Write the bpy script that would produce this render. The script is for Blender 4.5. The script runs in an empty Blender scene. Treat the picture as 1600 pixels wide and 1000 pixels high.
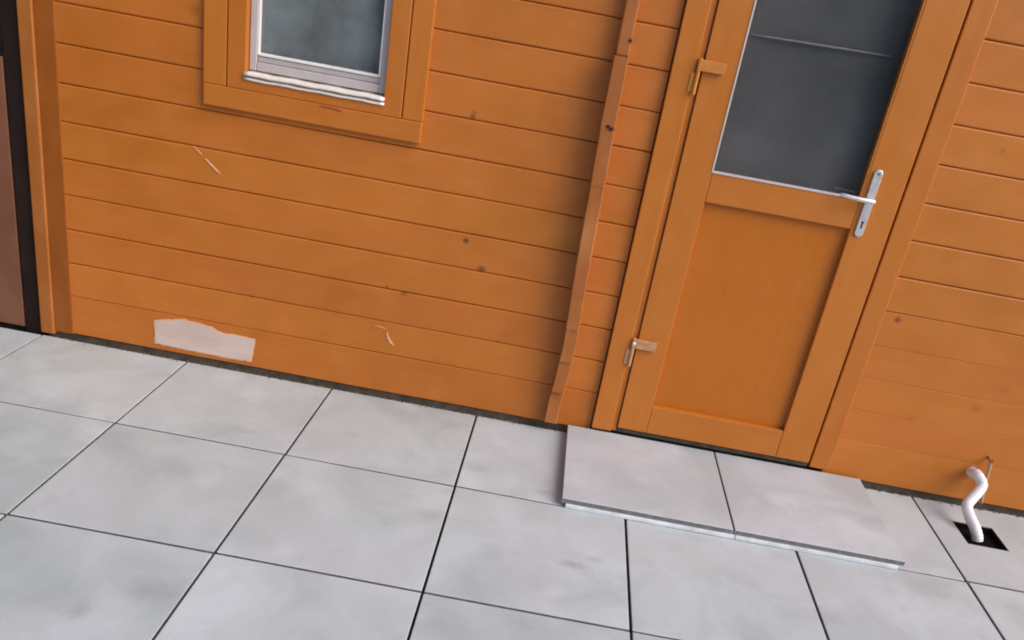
import bpy, bmesh, math, random
from mathutils import Vector, Matrix, noise
random.seed(7)
sc = bpy.context.scene

# ------------------------------------------------------------------ camera
cd = bpy.data.cameras.new("camera"); cam = bpy.data.objects.new("camera", cd)
sc.collection.objects.link(cam); sc.camera = cam
cd.sensor_fit = 'HORIZONTAL'; cd.sensor_width = 36.0
cd.lens = 1344.75 / 1600 * 36
cd.shift_x = -0.0125; cd.shift_y = 0.08125
cd.clip_start = 0.05; cd.clip_end = 500
r0 = Vector((0.9831050612, 0.0793835448, 0.1649323844))     # image right
r1 = Vector((0.1830172119, -0.4114230876, -0.8928805873))   # image down
r2 = Vector((-0.0030230253, 0.9079808896, -0.4190006747))   # forward
CAM = Vector((0, -3.17651, 1.55401))
M = Matrix(((r0.x, -r1.x, -r2.x, CAM.x), (r0.y, -r1.y, -r2.y, CAM.y), (r0.z, -r1.z, -r2.z, CAM.z), (0, 0, 0, 1)))
cam.matrix_world = M

# ------------------------------------------------------------------ light
SUN = Vector((0.68, -0.38, 0.62)).normalized()
w = bpy.data.worlds.new("World"); sc.world = w; w.use_nodes = True
wn = w.node_tree.nodes; bg = wn['Background']
sky = wn.new('ShaderNodeTexSky'); sky.sky_type = 'NISHITA'; sky.sun_disc = False
sky.sun_elevation = math.asin(SUN.z); sky.sun_rotation = math.atan2(SUN.x, SUN.y)
sky.dust_density = 2.0; sky.air_density = 1.0; sky.ozone_density = 1.0
w.node_tree.links.new(sky.outputs[0], bg.inputs[0]); bg.inputs[1].default_value = 0.14
sl = bpy.data.lights.new("sun", 'SUN'); sl.energy = 1.5; sl.angle = math.radians(46); sl.color = (1, .955, .91)
so = bpy.data.objects.new("sun", sl); sc.collection.objects.link(so)
so.rotation_euler = (-SUN).to_track_quat('-Z', 'Y').to_euler(); so.location = SUN * 20
sc.view_settings.view_transform = 'Standard'; sc.view_settings.look = 'None'
sc.view_settings.exposure = 0.58; sc.view_settings.gamma = 1.0
sc.cycles.filter_width = 1.9

# ------------------------------------------------------------------ helpers
def link(o, parent=None):
    sc.collection.objects.link(o)
    if parent: o.parent = parent
    return o
def empty(name, loc, label, cat, group=None):
    o = bpy.data.objects.new(name, None); o.location = loc; link(o)
    o.empty_display_size = .1; o['label'] = label; o['category'] = cat
    if group: o['group'] = group
    return o
class MB:
    """collects shapes, in world coordinates, into ONE mesh"""
    def __init__(s): s.bm = bmesh.new()
    def _take(s, b):
        me = bpy.data.meshes.new('t'); b.to_mesh(me); b.free(); s.bm.from_mesh(me); bpy.data.meshes.remove(me)
    def box(s, x0, x1, y0, y1, z0, z1, bev=.0015, seg=2, jit=0, sub=0):
        b = bmesh.new(); bmesh.ops.create_cube(b, size=1)
        for v in b.verts:
            v.co = Vector(((x0+x1)/2+v.co.x*(x1-x0), (y0+y1)/2+v.co.y*(y1-y0), (z0+z1)/2+v.co.z*(z1-z0)))
            if jit: v.co += Vector((random.uniform(-jit, jit), random.uniform(-jit, jit), random.uniform(-jit, jit)))
        if bev: bmesh.ops.bevel(b, geom=b.edges[:], offset=bev, segments=seg, profile=.5, affect='EDGES')
        s._take(b); return s
    def slab(s, x0, x1, y0, y1, z0, z1, bev, tz=(0, 0, 0, 0)):
        b = bmesh.new(); bmesh.ops.create_cube(b, size=1)
        for v in b.verts:
            k = (1 if v.co.x > 0 else 0) + (2 if v.co.y > 0 else 0)
            v.co = Vector(((x0+x1)/2+v.co.x*(x1-x0), (y0+y1)/2+v.co.y*(y1-y0), (z0+z1)/2+v.co.z*(z1-z0) + tz[k]))
        bmesh.ops.bevel(b, geom=b.edges[:], offset=bev, segments=2, profile=.5, affect='EDGES')
        s._take(b); return s
    def prism(s, pts, y0, y1, bev=0):          # outline in X,Z extruded along Y
        b = bmesh.new()
        f = b.faces.new([b.verts.new((p[0], y0, p[1])) for p in pts])
        e = bmesh.ops.extrude_face_region(b, geom=[f])
        for v in e['geom']:
            if isinstance(v, bmesh.types.BMVert): v.co.y = y1
        bmesh.ops.recalc_face_normals(b, faces=b.faces[:])
        if bev: bmesh.ops.bevel(b, geom=b.edges[:], offset=bev, segments=2, profile=.5, affect='EDGES')
        s._take(b); return s
    def tube(s, pts, rad, n=16, cap=True):
        b = bmesh.new(); pts = [Vector(p) for p in pts]; rings = []
        up = Vector((0, 1, 0.1)).normalized()
        for i, p in enumerate(pts):
            t = (pts[min(i+1, len(pts)-1)] - pts[max(i-1, 0)]).normalized()
            a = t.cross(up).normalized(); c = t.cross(a).normalized()
            r = rad(i) if callable(rad) else rad
            rings.append([b.verts.new(p + (a*math.cos(q)+c*math.sin(q))*r) for q in [2*math.pi*k/n for k in range(n)]])
        for i in range(len(rings)-1):
            for k in range(n):
                b.faces.new((rings[i][k], rings[i][(k+1) % n], rings[i+1][(k+1) % n], rings[i+1][k]))
        if cap:
            b.faces.new(rings[0][::-1]); b.faces.new(rings[-1])
        bmesh.ops.recalc_face_normals(b, faces=b.faces[:])
        s._take(b); return s
    def build(s, name, mat, parent=None, smooth=False, label=None):
        me = bpy.data.meshes.new(name); 
        off = parent_world(parent)
        for v in s.bm.verts: v.co -= off
        s.bm.to_mesh(me); s.bm.free(); me.materials.append(mat)
        if smooth:
            for p in me.polygons: p.use_smooth = True
        o = bpy.data.objects.new(name, me); link(o, parent)
        if label: o['label'] = label
        return o
def ring(mb, ox0, ox1, oz0, oz1, ix0, ix1, iz0, iz1, y0, y1, bev):
    b = bmesh.new()
    def lp(x0, x1, z0, z1, y): return [b.verts.new(p) for p in ((x0, y, z0), (x1, y, z0), (x1, y, z1), (x0, y, z1))]
    O0, I0, O1, I1 = lp(ox0, ox1, oz0, oz1, y0), lp(ix0, ix1, iz0, iz1, y0), lp(ox0, ox1, oz0, oz1, y1), lp(ix0, ix1, iz0, iz1, y1)
    for i in range(4):
        j = (i+1) % 4
        for q in ((O0[i], O0[j], I0[j], I0[i]), (O1[i], I1[i], I1[j], O1[j]), (O0[i], O1[i], O1[j], O0[j]), (I0[i], I0[j], I1[j], I1[i])): b.faces.new(q)
    bmesh.ops.recalc_face_normals(b, faces=b.faces[:])
    e = [e for e in b.edges if e.calc_face_angle(0) > .5]
    bmesh.ops.bevel(b, geom=e, offset=bev, segments=2, profile=.5, affect='EDGES')
    mb._take(b); return mb
def parent_world(p):
    v = Vector((0, 0, 0))
    while p is not None: v += p.location; p = p.parent
    return v
def catmull(P, n=8):
    P = [Vector(p) for p in P]; P = [2*P[0]-P[1]] + P + [2*P[-1]-P[-2]]; out = []
    for i in range(1, len(P)-2):
        for k in range(n):
            t = k/n; a, b, c, d = P[i-1], P[i], P[i+1], P[i+2]
            out.append(.5*((2*b)+(c-a)*t+(2*a-5*b+4*c-d)*t*t+(3*b-a-3*c+d)*t**3))
    out.append(P[-2]); return out

# ------------------------------------------------------------------ materials
def newmat(name):
    m = bpy.data.materials.new(name); m.use_nodes = True
    return m, m.node_tree, m.node_tree.nodes['Principled BSDF']
def N(nt, t, **k):
    n = nt.nodes.new(t)
    for a, v in k.items(): setattr(n, a, v)
    return n
def L(nt, a, b): nt.links.new(a, b)
def math_(nt, op, a, b=None, c=None, clamp=False):
    n = N(nt, 'ShaderNodeMath', operation=op, use_clamp=clamp)
    for i, v in enumerate((a, b, c)):
        if v is None: continue
        if isinstance(v, (int, float)): n.inputs[i].default_value = v
        else: L(nt, v, n.inputs[i])
    return n.outputs[0]
def mix(nt, fac, a, b, blend='MIX'):
    n = N(nt, 'ShaderNodeMix', data_type='RGBA', blend_type=blend)
    if isinstance(fac, (int, float)): n.inputs[0].default_value = fac
    else: L(nt, fac, n.inputs[0])
    for v, s in ((a, n.inputs[6]), (b, n.inputs[7])):
        if isinstance(v, tuple): s.default_value = (*v[:3], 1)
        else: L(nt, v, s)
    return n.outputs[2]
def ramp(nt, fac, pts):
    n = N(nt, 'ShaderNodeValToRGB'); L(nt, fac, n.inputs[0])
    e = n.color_ramp.elements
    while len(e) > 1: e.remove(e[-1])
    e[0].position = pts[0][0]; e[0].color = (*[pts[0][1]]*3, 1)
    for p, v in pts[1:]:
        q = e.new(p); q.color = (v, v, v, 1)
    return n.outputs[0]
def geo(nt, scale=(1, 1, 1)):       # true scene position, so grain runs on over neighbouring boards
    g = N(nt, 'ShaderNodeNewGeometry'); m = N(nt, 'ShaderNodeMapping'); m.inputs['Scale'].default_value = scale
    L(nt, g.outputs['Position'], m.inputs['Vector']); return m.outputs[0]
def noise_(nt, vec, scale, detail=4, rough=.55, dist=0):
    n = N(nt, 'ShaderNodeTexNoise'); L(nt, vec, n.inputs['Vector'])
    n.inputs['Scale'].default_value = scale; n.inputs['Detail'].default_value = detail
    n.inputs['Roughness'].default_value = rough; n.inputs['Distortion'].default_value = dist
    return n.outputs['Fac']

WOOD_A = (0.42, 0.125, 0.010); WOOD_B = (0.53, 0.157, 0.018); WOOD_C = (0.54, 0.172, 0.026)
def wood(name, horiz=True, a=WOOD_A, b=WOOD_B, c=WOOD_C, rough=.5, boards=False, marks=(), island=True):
    m, nt, p = newmat(name)
    sc_ = (1.1, 6, 14) if horiz else (14, 6, 1.1)
    v = geo(nt, sc_)
    grain = noise_(nt, v, 3.0, 7, .62, .5)
    big = noise_(nt, geo(nt, (1, 1, 1.3)), 1.35, 4, .55)
    mid = noise_(nt, geo(nt, (1, 1, 1.5) if horiz else (1.5, 1, 1)), 7, 3, .5)
    col = mix(nt, ramp(nt, big, [(.3, 0), (.7, 1)]), a, b)
    col = mix(nt, ramp(nt, mid, [(.42, 0), (.75, .55)]), col, c)
    col = mix(nt, ramp(nt, grain, [(.45, 0), (.75, .22)]), col, (b[0]*.7, b[1]*.62, b[2]*.6))
    if island:
        g = N(nt, 'ShaderNodeNewGeometry')
        h = N(nt, 'ShaderNodeHueSaturation'); L(nt, col, h.inputs['Color'])
        L(nt, math_(nt, 'MULTIPLY_ADD', g.outputs['Random Per Island'], .055, .97), h.inputs['Value'])
        L(nt, math_(nt, 'MULTIPLY_ADD', g.outputs['Random Per Island'], .004, .4975), h.inputs['Hue'])
        col = h.outputs[0]
    pos = N(nt, 'ShaderNodeNewGeometry').outputs['Position']
    nz = noise_(nt, pos, 60, 2, .5)
    for (x, z, rad, dark) in marks:          # knots and resin spots
        s = N(nt, 'ShaderNodeVectorMath', operation='SUBTRACT'); L(nt, pos, s.inputs[0]); s.inputs[1].default_value = (x, 0, z)
        q = N(nt, 'ShaderNodeVectorMath', operation='MULTIPLY'); L(nt, s.outputs[0], q.inputs[0]); q.inputs[1].default_value = (.8, 0, 1)
        l = N(nt, 'ShaderNodeVectorMath', operation='LENGTH'); L(nt, q.outputs[0], l.inputs[0])
        d = math_(nt, 'ADD', l.outputs['Value'], math_(nt, 'MULTIPLY_ADD', nz, .012, -.006))
        f = math_(nt, 'SUBTRACT', 1, math_(nt, 'DIVIDE', d, rad), clamp=True)
        f = math_(nt, 'MULTIPLY', math_(nt, 'POWER', f, .6), dark, clamp=True)
        col = mix(nt, f, col, (.10, .025, .006))
    L(nt, col, p.inputs['Base Color'])
    rr = math_(nt, 'MULTIPLY_ADD', mid, .32, rough-.20); L(nt, rr, p.inputs['Roughness'])
    p.inputs['Specular IOR Level'].default_value = .45
    bp = N(nt, 'ShaderNodeBump'); bp.inputs['Strength'].default_value = .25; bp.inputs['Distance'].default_value = .0015
    L(nt, math_(nt, 'ADD', grain, math_(nt, 'MULTIPLY', mid, .8)), bp.inputs['Height']); L(nt, bp.outputs[0], p.inputs['Normal'])
    return m
KNOTS = [(-.34, .706, .013, .9), (-.267, .609, .016, .9), (1.311, .709, .013, .9), (-.378, 1.152, .009, .8), (-.372, 1.166, .008, .5),
         (-.62, .47, .008, .7), (-.55, .455, .011, .6), (-.16, .33, .010, .3), (1.72, .42, .022, .22), (1.50, .33, .016, .2),
         (1.80, .52, .02, .2), (-1.15, .33, .012, .3), (-1.38, 1.33, .02, .25), (1.45, 1.36, .012, .3)]
M_BOARD = wood('painted_boards', True, marks=KNOTS)
M_TRIM = wood('painted_trim', False, a=(.50, .158, .017), b=(.46, .136, .011), c=(.51, .165, .022), rough=.47)
M_TRIMH = wood('painted_trim_across', True, a=(.50, .156, .017), b=(.46, .134, .012), c=(.51, .165, .022), rough=.47)
M_SHADECORNER = wood('shaded_corner_paint', False, a=(.38, .125, .020), b=(.33, .10, .012), c=(.42, .15, .035), rough=.5)  # shade at the left edge is put into this board's colour
M_SHADECORNERD = wood('shaded_corner_paint_deep', False, a=(.30, .082, .006), b=(.26, .066, .004), c=(.34, .105, .012), rough=.5)  # deeper left-edge shade painted into the strip's colour
M_PANEL = wood('painted_panel', False, a=(.47, .130, .004), b=(.45, .121, .003), c=(.48, .138, .006), rough=.42, island=False)
M_STUB = wood('painted_wall_ends', False, a=(.41, .130, .022), b=(.29, .086, .013), c=(.50, .20, .065), rough=.6, marks=[(.118, 1.489, .012, 1), (.102, 1.209, .012, 1), (.113, 1.204, .010, 1)])
M_FENCE = wood('fence_boards', False, a=(.21, .082, .042), b=(.16, .060, .032), c=(.23, .10, .06), rough=.6)

def plain(name, col, rough=.5, metal=0, var=.12, scale=30, bump=.0, spec=.5):
    m, nt, p = newmat(name); v = geo(nt)
    n = noise_(nt, v, scale, 5, .6)
    c = mix(nt, ramp(nt, n, [(.3, 0), (.7, 1)]), tuple(x*(1-var) for x in col), tuple(min(1, x*(1+var)) for x in col))
    L(nt, c, p.inputs['Base Color']); p.inputs['Metallic'].default_value = metal
    L(nt, math_(nt, 'MULTIPLY_ADD', n, .2, rough-.1), p.inputs['Roughness']); p.inputs['Specular IOR Level'].default_value = spec
    if bump:
        b = N(nt, 'ShaderNodeBump'); b.inputs['Strength'].default_value = .6; b.inputs['Distance'].default_value = bump
        L(nt, n, b.inputs['Height']); L(nt, b.outputs[0], p.inputs['Normal'])
    return m
M_METAL = plain('brushed_metal', (.74, .70, .69), .34, .75, .08, 60)
M_ALU = plain('sill_metal', (.88, .78, .70), .3, .2, .06, 40)
M_PVC = plain('white_frame_plastic', (.47, .42, .41), .35, 0, .05, 20)
M_BEAD = plain('pale_gasket', (.55, .46, .42), .4, 0, .08, 30)
M_HOSE = plain('white_hose_plastic', (.80, .76, .73), .4, 0, .06, 25)
M_DARK = plain('dark_opening', (.004, .003, .0045), .9, 0, .2, 40, spec=.1)
M_POST = plain('dark_post_metal', (.016, .009, .007), .8, 0, .4, 6, spec=.2)
M_BED = plain('joint_bed', (.07, .064, .06), .95, 0, .5, 60, .002)
M_FOUND = plain('foundation_concrete', (.085, .062, .04), .9, 0, .5, 25, .002)
M_BARE = wood('bare_wood', True, a=(.64, .50, .43), b=(.50, .38, .33), c=(.72, .57, .50), rough=.8, island=False)
M_BAREEDGE = plain('bare_wood_chip', (.68, .38, .22), .7, 0, .1, 30)
M_GREYWALL = plain('grey_render', (.12, .105, .10), .9, 0, .15, 5)
M_ROOF = plain('roof_felt', (.06, .06, .065), .9, 0, .2, 20)
M_INSIDE = plain('inside_lining', (.12, .11, .11), .8, 0, .1, 6)
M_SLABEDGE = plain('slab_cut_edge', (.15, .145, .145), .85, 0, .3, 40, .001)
M_STRIP = plain('white_step_strip', (.66, .66, .67), .6, 0, .2, 18)
M_TAN = plain('tan_rod', (.42, .24, .13), .6, 0, .2, 50)
M_CRUMB = plain('crumbs', (.13, .10, .075), .95, 0, .5, 90)

SMUDGES = [(.225, -.93, .035, .7), (.30, -.88, .03, .5), (-.13, -.44, .05, .45), (-.90, -1.40, .07, .5), (-1.02, -1.52, .05, .4), (.62, -1.35, .05, .45), (-.62, -.36, .03, .35), (1.05, -.95, .06, .3), (-.25, -.80, .05, .3), (.12, -.52, .035, .5)]
def slabmat(name, tint=(1, 1, 1)):
    m, nt, p = newmat(name)
    g = N(nt, 'ShaderNodeNewGeometry'); v = geo(nt)
    isl = g.outputs['Random Per Island']
    # every slab gets its own part of the cloud pattern
    off = N(nt, 'ShaderNodeCombineXYZ'); L(nt, math_(nt, 'MULTIPLY', isl, 37.0), off.inputs[2])
    ad = N(nt, 'ShaderNodeVectorMath', operation='ADD'); L(nt, v, ad.inputs[0]); L(nt, off.outputs[0], ad.inputs[1]); v2 = ad.outputs[0]
    cloud = noise_(nt, v2, 3.2, 5, .55, .6)
    spots = noise_(nt, v2, 9, 4, .6, .4)
    fine = noise_(nt, v2, 140, 3, .6)
    pink = noise_(nt, v2, 2.1, 2, .5)
    a = (.40*tint[0], .438*tint[1], .435*tint[2]); b = (.54*tint[0], .585*tint[1], .595*tint[2])
    c = mix(nt, ramp(nt, cloud, [(.34, 0), (.66, 1)]), a, b)
    c = mix(nt, ramp(nt, pink, [(.42, 0), (.7, .55)]), c, (.53, .525, .55))
    c = mix(nt, ramp(nt, noise_(nt, v2, 1.6, 2, .5), [(.52, 0), (.75, .5)]), c, (.44, .475, .455))
    c = mix(nt, ramp(nt, spots, [(.57, 0), (.8, .45)]), c, (.34, .355, .365))
    c = mix(nt, ramp(nt, noise_(nt, v2, 5, 3, .5), [(.58, 0), (.75, .35)]), c, (.66, .70, .73))
    c = mix(nt, ramp(nt, fine, [(.35, .14), (.6, 0)]), c, (.28, .28, .28))
    pos = g.outputs['Position']; dn = noise_(nt, pos, 22, 3, .6)
    for (x, y, rad, dark) in SMUDGES:
        q = N(nt, 'ShaderNodeVectorMath', operation='SUBTRACT'); L(nt, pos, q.inputs[0]); q.inputs[1].default_value = (x, y, 0)
        q2 = N(nt, 'ShaderNodeVectorMath', operation='MULTIPLY'); L(nt, q.outputs[0], q2.inputs[0]); q2.inputs[1].default_value = (.7, 1.2, 0)
        l = N(nt, 'ShaderNodeVectorMath', operation='LENGTH'); L(nt, q2.outputs[0], l.inputs[0])
        d = math_(nt, 'ADD', l.outputs['Value'], math_(nt, 'MULTIPLY_ADD', dn, rad*1.2, -rad*.6))
        c = mix(nt, math_(nt, 'MULTIPLY', math_(nt, 'SUBTRACT', 1, math_(nt, 'DIVIDE', d, rad), clamp=True), dark*.75, clamp=True), c, (.24, .245, .25))
    h = N(nt, 'ShaderNodeHueSaturation'); L(nt, c, h.inputs['Color'])
    L(nt, math_(nt, 'MULTIPLY_ADD', isl, .10, .95), h.inputs['Value'])
    L(nt, h.outputs[0], p.inputs['Base Color'])
    L(nt, math_(nt, 'MULTIPLY_ADD', cloud, .3, .34), p.inputs['Roughness']); p.inputs['Specular IOR Level'].default_value = .45
    bp = N(nt, 'ShaderNodeBump'); bp.inputs['Strength'].default_value = .35; bp.inputs['Distance'].default_value = .0012
    L(nt, math_(nt, 'ADD', math_(nt, 'MULTIPLY', fine, .3), spots), bp.inputs['Height']); L(nt, bp.outputs[0], p.inputs['Normal'])
    return m
M_SLAB = slabmat('paving_slab'); M_STEP = slabmat('step_slab', (1.02, 1.0, 1.03))

def groundmat():
    m, nt, p = newmat('ground_soil'); v = geo(nt)
    n = noise_(nt, v, 2, 8, .7); n2 = noise_(nt, v, .25, 4, .6)
    c = mix(nt, ramp(nt, n, [(.35, 0), (.65, 1)]), (.05, .06, .025), (.10, .12, .05)); c = mix(nt, ramp(nt, n2, [(.4, 0), (.6, .6)]), c, (.16, .14, .10))
    L(nt, c, p.inputs['Base Color']); p.inputs['Roughness'].default_value = .95; return m
M_GROUND = groundmat()
def glassmat(name, tint):
    m, nt, p = newmat(name); nt.nodes.remove(p)
    out = [n for n in nt.nodes if n.type == 'OUTPUT_MATERIAL'][0]
    fr = N(nt, 'ShaderNodeFresnel'); fr.inputs[0].default_value = 1.45
    bf = N(nt, 'ShaderNodeNewGeometry').outputs['Backfacing']   # same index of refraction seen from either face
    L(nt, math_(nt, 'MULTIPLY_ADD', bf, 1/1.45-1.45, 1.45), fr.inputs[0])
    t = N(nt, 'ShaderNodeBsdfTransparent'); t.inputs[0].default_value = (*tint, 1)
    g = N(nt, 'ShaderNodeBsdfGlossy'); g.inputs['Roughness'].default_value = .06
    mx = N(nt, 'ShaderNodeMixShader'); n = noise_(nt, geo(nt), 5, 3, .5)
    L(nt, math_(nt, 'MULTIPLY', fr.outputs[0], math_(nt, 'MULTIPLY_ADD', n, .6, .8)), mx.inputs[0]); L(nt, t.outputs[0], mx.inputs[1]); L(nt, g.outputs[0], mx.inputs[2]); L(nt, mx.outputs[0], out.inputs[0])
    return m
M_GLASS = glassmat('window_glass', (.93, .94, .94))
M_REFLWIN = plain('window_reflection_tone', (.46, .49, .50), .9, 0, .38, 4.5)  # blotchy reflection of sky and trees, painted as a grey tone
M_REFLLINE = plain('reflection_line_tone', (.26, .25, .265), .8, 0, .1, 30)  # brighter tone for a painted reflection line in the door glass
M_REFLDOOR = plain('door_reflection_tone', (.245, .235, .245), .9, 0, .3, 2.2)  # reflected ground and sky of the door glass, painted as a tone

# ------------------------------------------------------------------ ground and paving
X0 = -1.4023; D1 = 0.5914; P = .6035; YB = -.014
gb = bmesh.new(); bmesh.ops.create_grid(gb, x_segments=2, y_segments=2, size=220)
for v in gb.verts: v.co.z = -.05
me = bpy.data.meshes.new('ground'); gb.to_mesh(me); gb.free(); me.materials.append(M_GROUND)
go = link(bpy.data.objects.new('ground', me)); go['kind'] = 'structure'
mb = MB(); mb.box(X0-6*P, X0+11*P, -5.6, .06, -.048, -.0315, 0)
o = mb.build('paving_bed', M_BED); o['kind'] = 'structure'
mb = MB(); rr = random.Random(3)
DX0, DX1, DY0, DY1 = 1.7265, 1.8855, -.321, -.160          # drain opening
for i in range(-6, 11):
    x0 = X0+i*P; x1 = x0+P
    for j in range(0, 10):
        ya = YB if j == 0 else -D1-(j-1)*P
        yb = -D1-j*P
        gx = .0040+rr.uniform(-.0006, .0006); gy = .0046+rr.uniform(-.0006, .0006)
        tz = [rr.uniform(-.0012, .0012) for _ in range(4)]
        if j == 0 and i == 5:            # slab with the drain cut into it
            for (a, b, c, d) in ((x0+gx, DX0, yb+gy, ya), (DX1, x1-gx, yb+gy, ya)):
                mb.box(a, b, c, d, -.035, 0, 0)
            mb.box(DX0, DX1, yb+gy, DY0, -.035, 0, 0); mb.box(DX0, DX1, DY1, ya, -.035, 0, 0)
            continue
        mb.slab(x0+gx, x1-gx, yb+gy, ya-(0 if j == 0 else gy), -.035, 0, .0024, tz)
bmesh.ops.remove_doubles(mb.bm, verts=mb.bm.verts[:], dist=1e-5)
o = mb.build('patio', M_SLAB); o['kind'] = 'structure'
o.data.materials.append(M_SLABEDGE)          # sawn sides of the slabs, darker than their tops
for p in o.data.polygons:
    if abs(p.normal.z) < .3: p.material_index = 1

# drain: dark square opening with a low inner frame
dr = empty('floor_drain', ((DX0+DX1)/2, (DY0+DY1)/2, -.03), 'small black square drain opening cut into the paving below the white hose', 'drain')
mb = MB(); t = .006
mb.box(DX0, DX0+t, DY0, DY1, -.03, -.003, 0); mb.box(DX1-t, DX1, DY0, DY1, -.03, -.003, 0)
mb.box(DX0+t, DX1-t, DY0, DY0+t, -.03, -.003, 0); mb.box(DX0+t, DX1-t, DY1-t, DY1, -.03, -.003, 0)
mb.build('drain_frame', M_DARK, dr)
mb = MB(); mb.box(DX0+t, DX1-t, DY0+t, DY1-t, -.03, -.022, 0)
mb.build('drain_pan', M_DARK, dr)

# ------------------------------------------------------------------ cabin
cab = empty('wooden_cabin', (0, 0, 0), 'orange-brown painted timber cabin with horizontal boards, small window and half-glazed door', 'cabin')
PZ = .1361; Z0 = .189
WX0, WX1 = -1.19, -.695; WZ0, WZ1 = 1.150, 1.86        # window hole
FX0, FX1 = .273, 1.252; FT = 2.10                       # door frame outer
XL, XR = -2.013, 3.6
mb = MB(); rr = random.Random(5)
levels = [.023] + [Z0+PZ*k for k in range(0, 17)]
for k in range(len(levels)-1):
    z0, z1 = levels[k], levels[k+1]
    spans = [(XL+.02, FX0-.0045)] if z0 < FT-.03 else [(XL+.02, XR)]
    if z0 < FT-.03: spans.append((FX1-.02, XR))
    out = []
    for a, b in spans:
        if a < WX0 < b and z1 > WZ0-.02 and z0 < WZ1+.02: out += [(a, WX0-.01), (WX1+.01, b)]
        else: out.append((a, b))
        if a < WX0 < b and z0 < 1.03 < z1: out.append((WX0-.0095, WX1+.0095, 1.06))
    for a, b, *cut in out:
        z1 = cut[0] if cut else levels[k+1]
        low = (z0 < .3) or (a > 1 and z0 < .66)
        bev = .0020 if low and a > 1 else (.0038 if low else .0052)
        gap = .0001 if (low and a > 1) else (.0006 if low else .0010)
        # long boards are cut in short lengths of one mesh that wave very slightly
        b_ = bmesh.new(); n = max(2, int((b-a)/.12)); rows = []
        prof = [(.045, z0+gap), (bev*.9, z0+gap), (bev*.25, z0+gap+bev*.45), (0, z0+gap+bev), (0, z1-gap-bev), (bev*.25, z1-gap-bev*.45), (bev*.9, z1-gap), (.045, z1-gap)]
        s0 = rr.uniform(0, 50)
        for q in range(n+1):
            x = a+(b-a)*q/n
            dy = noise.noise(Vector((x*1.7, z0*9, s0)))*.0014; dz = noise.noise(Vector((x*2.3, z0*7, 5)))*.0010
            rows.append([b_.verts.new((x, y+(dy if y < .04 else 0), z+(dz if 0 < y+1 < 1.04 else 0))) for y, z in prof])
        for q in range(n):
            for r in range(len(prof)-1):
                b_.faces.new((rows[q][r], rows[q+1][r], rows[q+1][r+1], rows[q][r+1]))
            b_.faces.new((rows[q][-1], rows[q+1][-1], rows[q+1][0], rows[q][0]))
        b_.faces.new(rows[0][::-1]); b_.faces.new(rows[-1])
        bmesh.ops.recalc_face_normals(b_, faces=b_.faces[:]); mb._take(b_)
mb.build('wall', M_BOARD, cab, label='orange-brown wall of horizontal tongue-and-groove boards')
# shell behind the boards (dark room inside)
mb = MB()
ZT = 2.36
for a, b, c, d in ((XL+.03, WX0-.03, .03, ZT), (WX1+.03, FX0+.04, .03, ZT), (FX1-.04, XR-.03, .03, ZT),
                   (WX0-.03, WX1+.03, .03, WZ0-.03), (WX0-.03, WX1+.03, WZ1+.03, ZT), (FX0+.04, FX1-.04, FT-.04, ZT)):
    mb.box(a, b, .046, .075, c, d, 0)
mb.box(XL+.03, XL+.07, .0755, 3.0, .03, ZT, 0); mb.box(XR-.07, XR-.03, .0755, 3.0, .03, ZT, 0)
mb.box(XL+.03, XR-.03, 3.0005, 3.04, .03, ZT, 0)
mb.box(XL+.0705, XR-.0705, .0755, 3.0, .031, .05, 0)
mb.build('inner_lining', M_INSIDE, cab)
mb = MB(); mb.box(XL+.02, XR, .010, .9, -.045, .021, .003, jit=.001); mb.build('foundation', M_FOUND, cab)
mb = MB(); mb.box(XL-.12, XR+.12, -.10, 3.2, 2.42, 2.50, .004); mb.build('roof', M_ROOF, cab)
# corner boards
mb = MB(); mb.box(-2.015, -1.958, -.012, .10, .008, 2.38, .007, 3); mb.build('corner_board', M_SHADECORNER, cab)
mb = MB(); mb.box(-1.9578, -1.884, -.0035, .03, .022, 2.38, .002); mb.build('corner_board', M_SHADECORNERD, cab, label='orange strip beside the corner board, with shade put into its colour')
# protruding wall ends (vertical stack of stub blocks)
mb = MB(); rr = random.Random(11)
base = [.021]+[Z0+PZ*k for k in range(0, 9)]
cx = {0: .105, 1: .113, 2: .119, 3: .114, 4: .109, 5: .106, 6: .104, 7: .101, 8: .097}
def cxx(z):
    k = min(8, max(0, (z-.12)/PZ)); i = int(k); j = min(8, i+1); return cx[i]+(cx[j]-cx[i])*(k-i)
for k in range(9):
    z0, z1 = base[k]+.0004, base[k+1]+.0003
    if k == 0: z0 = .046
    if k == 8: z1 = 1.437
    d = (.050, .066, .076, .080, .082, .083, .082, .083, .082)[k]+rr.uniform(-.002, .002); n = 5; b_ = bmesh.new(); R = []
    for q in range(n):
        z = z0+(z1-z0)*q/(n-1); c = cxx(z)+rr.uniform(-.0005, .0005); h = .0262+rr.uniform(-.0006, .0006)
        R.append([b_.verts.new(p) for p in ((c-h, .03, z), (c-h, -d+.004, z), (c-h+.004, -d, z), (c+h-.004, -d, z), (c+h, -d+.004, z), (c+h, .03, z))])
    for q in range(n-1):
        for t in range(6): b_.faces.new((R[q][t], R[q][(t+1) % 6], R[q+1][(t+1) % 6], R[q+1][t]))
    b_.faces.new(R[0][::-1]); b_.faces.new(R[-1]); bmesh.ops.recalc_face_normals(b_, faces=b_.faces[:])
    mb._take(b_)
mb.build('wall_end_stack', M_STUB, cab, label='narrow vertical strip of protruding board ends')
mb = MB(); mb.box(.076, .122, -.045, .03, 1.4378, 2.38, .006, 2, jit=.001); mb.build('wall_end_stack', M_STUB, cab, label='thinner upper piece of the vertical strip')
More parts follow.
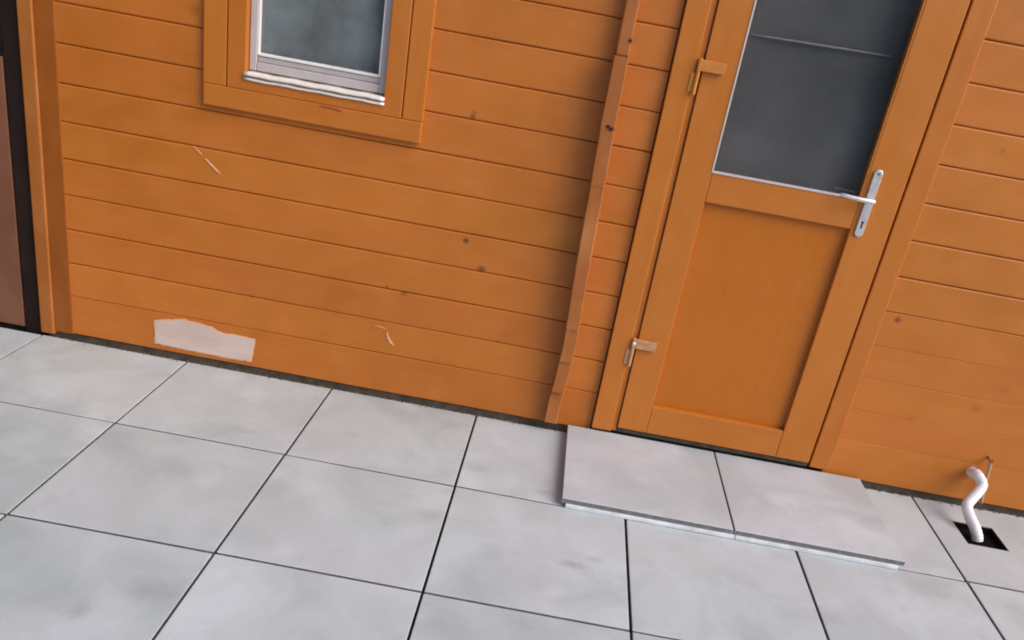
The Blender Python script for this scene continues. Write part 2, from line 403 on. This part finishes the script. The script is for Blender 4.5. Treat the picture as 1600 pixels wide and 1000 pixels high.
# bare spots and scratches in the paint
mb = MB()
pts = [(-1.540, .052), (-1.541, .143), (-1.515, .156), (-1.48, .161), (-1.428, .176), (-1.39, .171), (-1.35, .170), (-1.31, .164), (-1.285, .152), (-1.257, .148), (-1.20, .150), (-1.131, .146), (-1.136, .10), (-1.143, .050), (-1.25, .046), (-1.40, .048)]
def ragged(P, amp, grow, seed):
    q = random.Random(seed); out = []; cx0 = sum(p[0] for p in P)/len(P); cz0 = sum(p[1] for p in P)/len(P)
    for i, p in enumerate(P):
        n = P[(i+1) % len(P)]; m = max(1, int(math.dist(p, n)/.012))
        for k in range(m):
            x = p[0]+(n[0]-p[0])*k/m+q.uniform(-amp, amp); z = p[1]+(n[1]-p[1])*k/m+q.uniform(-amp, amp)
            out.append((x+grow*math.copysign(1, x-cx0), z+grow*math.copysign(1, z-cz0)))
    return out
MB().prism(ragged(pts, .0022, .0035, 4), -.0018, .004, 0).build('chipped_paint_rim', M_BAREEDGE, cab)
mb.prism(ragged(pts, .0016, -.001, 5), -.0034, .003, 0); o = mb.build('bare_patch', M_BARE, cab, label='pale bare wood patch where the orange paint is missing')
def scratch(p0, p1, wd, bend=0):
    a = Vector((p0[0], 0, p0[1])); b = Vector((p1[0], 0, p1[1])); d = (b-a); nrm = Vector((-d.z, 0, d.x)).normalized(); up, dn = [], []
    for i in range(9):
        t = i/8; c = a+d*t+nrm*(bend*math.sin(math.pi*t)); ww = wd*(.25+.75*math.sin(math.pi*t)**.6)*(1+.3*math.sin(i*2.4))
        up.append((c.x+nrm.x*ww, c.z+nrm.z*ww)); dn.append((c.x-nrm.x*ww, c.z-nrm.z*ww))
    MB().prism(up+dn[::-1], -.0026, .003).build('scratch', M_BAREEDGE, cab)
scratch((-1.340, .832), (-1.283, .785), .0032); scratch((-1.385, .868), (-1.350, .842), .0018)
M_RED = plain('reddish_chip', (.30, .05, .012), .7, 0, .2, 60)
MB().prism([(-.925, 1.0965), (-.90, 1.099), (-.865, 1.098), (-.838, 1.093), (-.842, 1.087), (-.87, 1.091), (-.905, 1.092)], -.0236, -.02).build('paint_chip', M_RED, cab)
scratch((-.600, .284), (-.568, .232), .0042, -.006); scratch((-.655, .30), (-.605, .296), .0012, .003)

# ------------------------------------------------------------------ window (part) with frame, trim, sill, pane, painted reflection sheet
win = ring(MB(), -1.2570, -.6270, 1.1030, 1.93, -1.1905, -.6945, 1.140, 1.87, -.0210, .06, .003).build('window', M_TRIM, cab, label='small window with wide orange-brown trim and pale inner frame')
MB().box(-1.343, -1.2605, -.0200, .012, 1.103, 1.95, .003).build('trim_board', M_TRIM, win)
MB().box(-.6235, -.5495, -.0200, .012, 1.103, 1.95, .003).build('trim_board', M_TRIM, win)
MB().box(-1.342, -.5505, -.0225, .012, 1.0285, 1.1022, .004).build('trim_board', M_TRIMH, win)
MB().box(-1.342, -.5505, -.0225, .012, 1.9505, 2.02, .004).build('trim_board', M_TRIMH, win)
# sill : wavy aluminium strip in two lips
def wavy(name, z, y0, y1, th, mat, ph):
    b = bmesh.new(); n = 26; R = []
    for i in range(n+1):
        x = WX0-.004+(WX1-WX0+.008)*i/n; dz = .0009*math.sin(i*.9+ph)+.0005*math.sin(i*2.3+ph)
        R.append([b.verts.new((x, y, z+zz+dz)) for y, zz in ((y1, -th*.2), (y0+.004, -th*.5), (y0, -th), (y0-.001, -th*.2), (y0+.004, th*.4), (y1, th*.9))])
    for i in range(n):
        for k in range(6): b.faces.new((R[i][k], R[i+1][k], R[i+1][(k+1) % 6], R[i][(k+1) % 6]))
    b.faces.new(R[0][::-1]); b.faces.new(R[-1]); bmesh.ops.recalc_face_normals(b, faces=b.faces[:])
    m = MB(); m._take(b); return m.build(name, mat, win, smooth=True)
wavy('sill', 1.160, -.030, .03, .0095, M_ALU, 0)
wavy('sill', 1.1435, -.0265, .01, .007, M_ALU, 1.4)
mb = MB()
mb.box(-1.1888, -1.163, .008, .05, 1.170, 1.87, .003); mb.box(-.7215, -.6962, .008, .05, 1.170, 1.87, .003)
mb.box(-1.1628, -.7217, .0085, .05, 1.170, 1.200, .004); mb.box(-1.1628, -.7217, .018, .05, 1.2003, 1.222, .004); mb.box(-1.1628, -.7217, .0085, .05, 1.842, 1.87, .003)
mb.build('frame', M_PVC, win, label='pale grey inner window frame')
mb = MB(); mb.box(-1.1625, -1.1565, .012, .03, 1.223, 1.841, .001); mb.box(-.7280, -.722, .012, .03, 1.223, 1.841, .001); mb.box(-1.1564, -.7281, .012, .03, 1.2225, 1.2315, .0015)
mb.build('glazing_bead', M_HOSE, win)
mb = MB(); mb.box(-1.160, -.724, .031, .035, 1.224, 1.841, 0); mb.build('pane', M_GLASS, win)
def reflection_backing(name, x0, x1, z0, z1, y, mat, parent, amp, fn=None, fold=.6):
    b = bmesh.new(); nx, nz = 60, 60; G = []
    for i in range(nx+1):
        col = []
        for k in range(nz+1):
            x = x0+(x1-x0)*i/nx; z = z0+(z1-z0)*k/nz
            d = amp*(math.sin(x*55+2*noise.noise(Vector((x*3, 0, z*2))))*fold+1.6*noise.noise(Vector((x*5, 3, z*1.6))))
            if fn: d += fn(x, z)
            col.append(b.verts.new((x, y+d, z)))
        G.append(col)
    for i in range(nx):
        for k in range(nz): b.faces.new((G[i][k], G[i+1][k], G[i+1][k+1], G[i][k+1]))
    bmesh.ops.solidify(b, geom=b.faces[:], thickness=.0012)
    m = MB(); m._take(b); return m.build(name, mat, parent, smooth=True)
reflection_backing('reflection_sheet', -1.185, -.705, 1.16, 1.85, .056, M_REFLWIN, win, .006, None, .12)  # sheet behind the pane that carries the painted reflection

# ------------------------------------------------------------------ door
mb = MB()
mb.box(FX0, .3535, -.024, .06, .046, FT, .0035)
mb.box(.3537, .3735, -.010, .06, .047, FT-.08, .002)
mb.box(1.1730, FX1, -.014, .06, .046, FT, .004)
mb.box(.3538, 1.1688, -.022, .06, FT-.078, FT, .003)
door = mb.build('door', M_TRIM, cab, label='half-glazed orange-brown door with its frame')
LZ0, LZT = .066, 2.012
MB().box(.3762, .4935, -.020, .035, LZ0, LZT, .003).build('stile', M_TRIM, door)
MB().box(1.0265, 1.1635, -.020, .035, LZ0, LZT, .003).build('stile', M_TRIM, door)
for za, zb in ((LZ0, .184), (1.010, 1.114), (1.93, LZT)): MB().box(.4938, 1.0262, -.0196, .035, za, zb, .003).build('rail', M_TRIMH, door)
mb = MB(); mb.box(.4880, 1.032, .004, .02, .178, 1.014, 0)
mb.build('panel', M_PANEL, door, label='plain recessed lower door panel, deeper orange')
mb = MB(); mb.box(.490, .4965, -.0225, -.004, 1.1145, 1.93, .001); mb.box(.4967, 1.0262, -.0225, -.004, 1.1142, 1.1215, .001)
mb.build('glazing_bead', M_BEAD, door)
mb = MB(); mb.box(1.0205, 1.0268, -.0185, -.004, 1.122, 1.93, .001); mb.build('glazing_bead', M_TRIM, door)
mb = MB(); mb.box(.4955, 1.0245, -.003, .001, 1.115, 1.932, 0); mb.build('pane', M_GLASS, door)
reflection_backing('reflection_sheet', .485, 1.04, 1.06, 2.0, .055, M_REFLDOOR, door, .003, None, 0)  # sheet behind the door glass, coloured to stand in for its reflection
path = [(.50+.5*i/14, .0435, 1.574+.012*i/14) for i in range(15)]
mb = MB(); mb.tube(path, lambda i: .0008+.0034*math.sin(math.pi*(i+.5)/15)**.7, 8); mb.build('reflection_line', M_REFLLINE, door, True, label='painted pale reflection across the dark glass')  # thin pale tube standing in for a reflection in the glass
mb = MB(); mb.box(.354, 1.168, -.004, .05, .040, .0600, .003); mb.build('threshold', M_FOUND, door)
# hinges
def hinge(zt, mplate, mbar, lab):
    m = MB(); m.box(.3560, .448, -.037, -.0205, zt-.036, zt, .0018)
    m.tube([(.362, -.030, zt-.115), (.362, -.030, zt-.112), (.362, -.030, zt+.002), (.362, -.030, zt+.004)], lambda i: (.005, .0075, .0075, .005)[i], 14)
    m.box(.3400, .3572, -.0275, -.0242, zt-.108, zt-.045, .0012)
    m.build('hinge', mbar, door, label=lab)
M_HPAINT = plain('painted_hinge', (.52, .19, .03), .4, 0, .12, 30); M_HPALE = plain('worn_hinge', (.52, .27, .13), .4, .2, .2, 60)
hinge(1.472, M_HPAINT, M_HPAINT, 'orange-painted upper hinge')
hinge(.455, M_HPALE, M_HPALE, 'paler worn lower hinge')
MB().tube([(.362, -.0305, .428), (.362, -.0305, .430), (.362, -.0305, .442), (.362, -.0305, .444)], lambda i: (.006, .0085, .0085, .006)[i], 14).build('hinge_pin', M_METAL, door, True)
# handle: rounded back plate, neck, lever, keyhole
cx_, zc0, zc1, rw = 1.057, .990, 1.228, .0150
arc = [(cx_+rw*math.cos(a), zc1-rw+rw*math.sin(a)) for a in [math.pi*i/12 for i in range(13)]]
arc += [(cx_+rw*math.cos(a), zc0+rw+rw*math.sin(a)) for a in [math.pi+math.pi*i/12 for i in range(13)]]
mb = MB(); mb.prism(arc, -.020, -.029, .0022)
mb.tube([(cx_, -.027, 1.122), (cx_, -.050, 1.122), (cx_, -.058, 1.122)], .0095, 18)
lev = catmull([(cx_+.006, -.058, 1.122), (cx_-.02, -.062, 1.1225), (cx_-.06, -.062, 1.124), (cx_-.098, -.058, 1.126), (cx_-.112, -.052, 1.126)], 5)
mb.tube(lev, lambda i: .0088-.0022*i/len(lev), 16)
hd = mb.build('handle', M_METAL, door, label='brushed metal lever handle on a long rounded back plate')
kh = [(cx_+.0042*math.cos(a), 1.042+.0042*math.sin(a)) for a in [-.9+(2*math.pi-1.35)*i/14 for i in range(15)]] + [(cx_-.0026, 1.020), (cx_+.0026, 1.020)]
MB().prism(kh, -.0285, -.0298).build('keyhole', M_DARK, door)
MB().tube([(cx_, -.0285, 1.213), (cx_, -.0302, 1.213)], .0032, 12).build('screw', M_POST, door)
for (x, z) in ((.117, 1.489), (.098, 1.212), (.110, 1.205)):
    yy = -.0455 if z > 1.437 else -.084
    MB().tube([(x, yy+.004, z), (x, yy-.0012, z)], .0038, 10).build('nail_hole', M_DARK, cab)

# ------------------------------------------------------------------ door step
st = empty('door_step', (.78, -.3, 0), 'low grey step of two square slabs laid in front of the door', 'step')
for a, b in ((.178, .7805), (.7865, 1.386)):
    mb = MB(); mb.slab(a, b, -.598, -.016, .0165, .0365, .0022, [random.uniform(-.0004, .0004) for _ in range(4)])
    o = mb.build('step_slab', M_STEP, st)
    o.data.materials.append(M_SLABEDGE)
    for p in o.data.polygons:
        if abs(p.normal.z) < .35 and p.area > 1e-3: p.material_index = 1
mb = MB(); mb.box(.194, .790, -.6035, -.02, .0012, .0155, .002); mb.box(.7925, 1.366, -.6035, -.02, .0012, .0155, .002)
mb.build('edge_strip', M_STRIP, st, label='white strip under the front edge of the step')

# ------------------------------------------------------------------ white hose from wall to drain
path = catmull([(1.808, .03, .150), (1.806, -.020, .156), (1.808, -.050, .164), (1.823, -.080, .142), (1.806, -.105, .118), (1.780, -.130, .096), (1.757, -.160, .076), (1.762, -.190, .054), (1.780, -.225, .026), (1.793, -.245, -.002), (1.797, -.250, -.018)], 10)
mb = MB(); mb.tube(path, lambda i: .0207+.0007*math.sin(i*1.5), 22)
o = mb.build('drain_hose', M_HOSE, None, True); o['label'] = 'white bent plastic hose running from the cabin wall down into the black drain'; o['category'] = 'hose'
# thin rod hanging from a nail beside the hose
rd = empty('hanging_rod', (1.87, -.03, 0), 'thin tan rod hanging from a rusty nail just right of the white hose', 'rod')
MB().tube([(1.846, .012, .2275), (1.845, -.030, .2275), (1.8448, -.034, .2275), (1.8446, -.036, .2275)], lambda i: (.005, .005, .011, .009)[i], 12).build('nail', plain('rusty_nail', (.25, .10, .04), .7, .3, .3, 80), rd)
MB().tube(catmull([(1.842, -.024, .232), (1.853, -.026, .205), (1.862, -.024, .15), (1.874, -.022, .09), (1.883, -.026,   .034)], 5), .0065, 10).build('rod', M_TAN, rd, True)

# ------------------------------------------------------------------ left edge: dark post, brown fence panel, grey wall behind
mb = MB(); mb.box(-2.085, -2.022, .004, .075, -.045, 2.2, .004); mb.box(-2.082, -2.018, .0755, .6, -.045, 2.1, 0)
o = mb.build('fence_post', M_POST); o['label'] = 'dark post in the gap between the cabin corner and the brown fence'; o['category'] = 'post'
fb = empty('wooden_fence', (-3, .03, 0), 'dull brown boarded fence panel left of the dark post', 'fence')
mb = MB(); x = -2.0905
while x > -2.40:
    mb.box(x-.118, x-.002, .006, .028, .012, 1.06+random.uniform(-.002, .002), .003); x -= .12
mb.build('boards', M_FENCE, fb)
mb = MB(); mb.box(-2.44, -2.0905, .029, .075, .25, .32, .002); mb.build('fence_rail', M_FENCE, fb); MB().box(-2.44, -2.0905, .029, .075, .85, .92, .002).build('fence_rail', M_FENCE, fb)
mb = MB(); mb.box(-7.5, -2.3, 1.4, 1.7, -.045, 2.6, .01); o = mb.build('garden_wall', M_GREYWALL); o['label'] = 'grey rendered wall standing behind the brown fence'; o['category'] = 'wall'

# ------------------------------------------------------------------ crumbs along the foot of the wall and in the joints
mb = MB(); rr = random.Random(9)
for i in range(620):
    x = rr.uniform(-1.95, 2.1); y = rr.gauss(-.013, .006); 
    if .17 < x < 1.39: continue
    b = bmesh.new(); bmesh.ops.create_icosphere(b, subdivisions=1, radius=rr.uniform(.0010, .0034)*(1.5 if i % 17 == 0 else 1))
    s = Vector((rr.uniform(.8, 2), rr.uniform(.8, 1.6), rr.uniform(.5, 1)))
    for v in b.verts: v.co = Vector((v.co.x*s.x+x, v.co.y*s.y+y, v.co.z*s.z+.001))
    mb._take(b)
o = mb.build('dirt_crumbs', M_CRUMB); o['kind'] = 'stuff'; o['label'] = 'brown dirt crumbs along the foot of the cabin wall'; o['category'] = 'dirt'

# unseen block added left of the fence: keeps sky light off the corner
mb = MB(); mb.box(-5.2, -2.46, -3.6, .35, -.045, 3.3, .01)
sh = mb.build('added_shade_block', M_GREYWALL); sh['label'] = 'unseen grey block added left of the patio to shade the corner'; sh['category'] = 'shade block'
MB().box(-5.35, -2.36, -3.75, .5, 3.302, 3.40, .01).build('roof', M_ROOF, sh)  # top slab of the added shade block

# hedge added out of view behind the viewpoint, to darken what the panes reflect
def unseen_hedge():
    b = bmesh.new(); rr = random.Random(21); nx, nz = 120, 34; x0, x1 = -14, 16
    front, back = [], []
    for i in range(nx+1):
        f_, k_ = [], []
        for k in range(nz+1):
            x = x0+(x1-x0)*i/nx; z = -.05+(2.9+.5*noise.noise(Vector((x*.5, 0, 0)))+.25*noise.noise(Vector((x*2.3, 4, 0))))*k/nz
            d = .35*noise.noise(Vector((x*1.1, 2, z*1.3)))+.18*noise.noise(Vector((x*4, 2, z*4)))+rr.uniform(-.05, .05)
            f_.append(b.verts.new((x, -12+d-.4*(k/nz)**4, z))); k_.append(b.verts.new((x, -13.4+d+.4*(k/nz)**4, z)))
        front.append(f_); back.append(k_)
    for i in range(nx):
        for k in range(nz):
            b.faces.new((front[i][k], front[i+1][k], front[i+1][k+1], front[i][k+1])); b.faces.new((back[i][k], back[i][k+1], back[i+1][k+1], back[i+1][k]))
        b.faces.new((front[i][nz], front[i+1][nz], back[i+1][nz], back[i][nz]))
    for j in (0, nx):
        for k in range(nz): b.faces.new((front[j][k], front[j][k+1], back[j][k+1], back[j][k]))
    bmesh.ops.recalc_face_normals(b, faces=b.faces[:]); m = MB(); m._take(b)
    o = m.build('unseen_hedge', plain('unseen_hedge_leaves', (.06, .085, .035), .8, 0, .6, 9, .02)); o['label'] = 'tall dark green hedge added out of view to darken pane reflections'; o['category'] = 'unseen_hedge'
unseen_hedge()
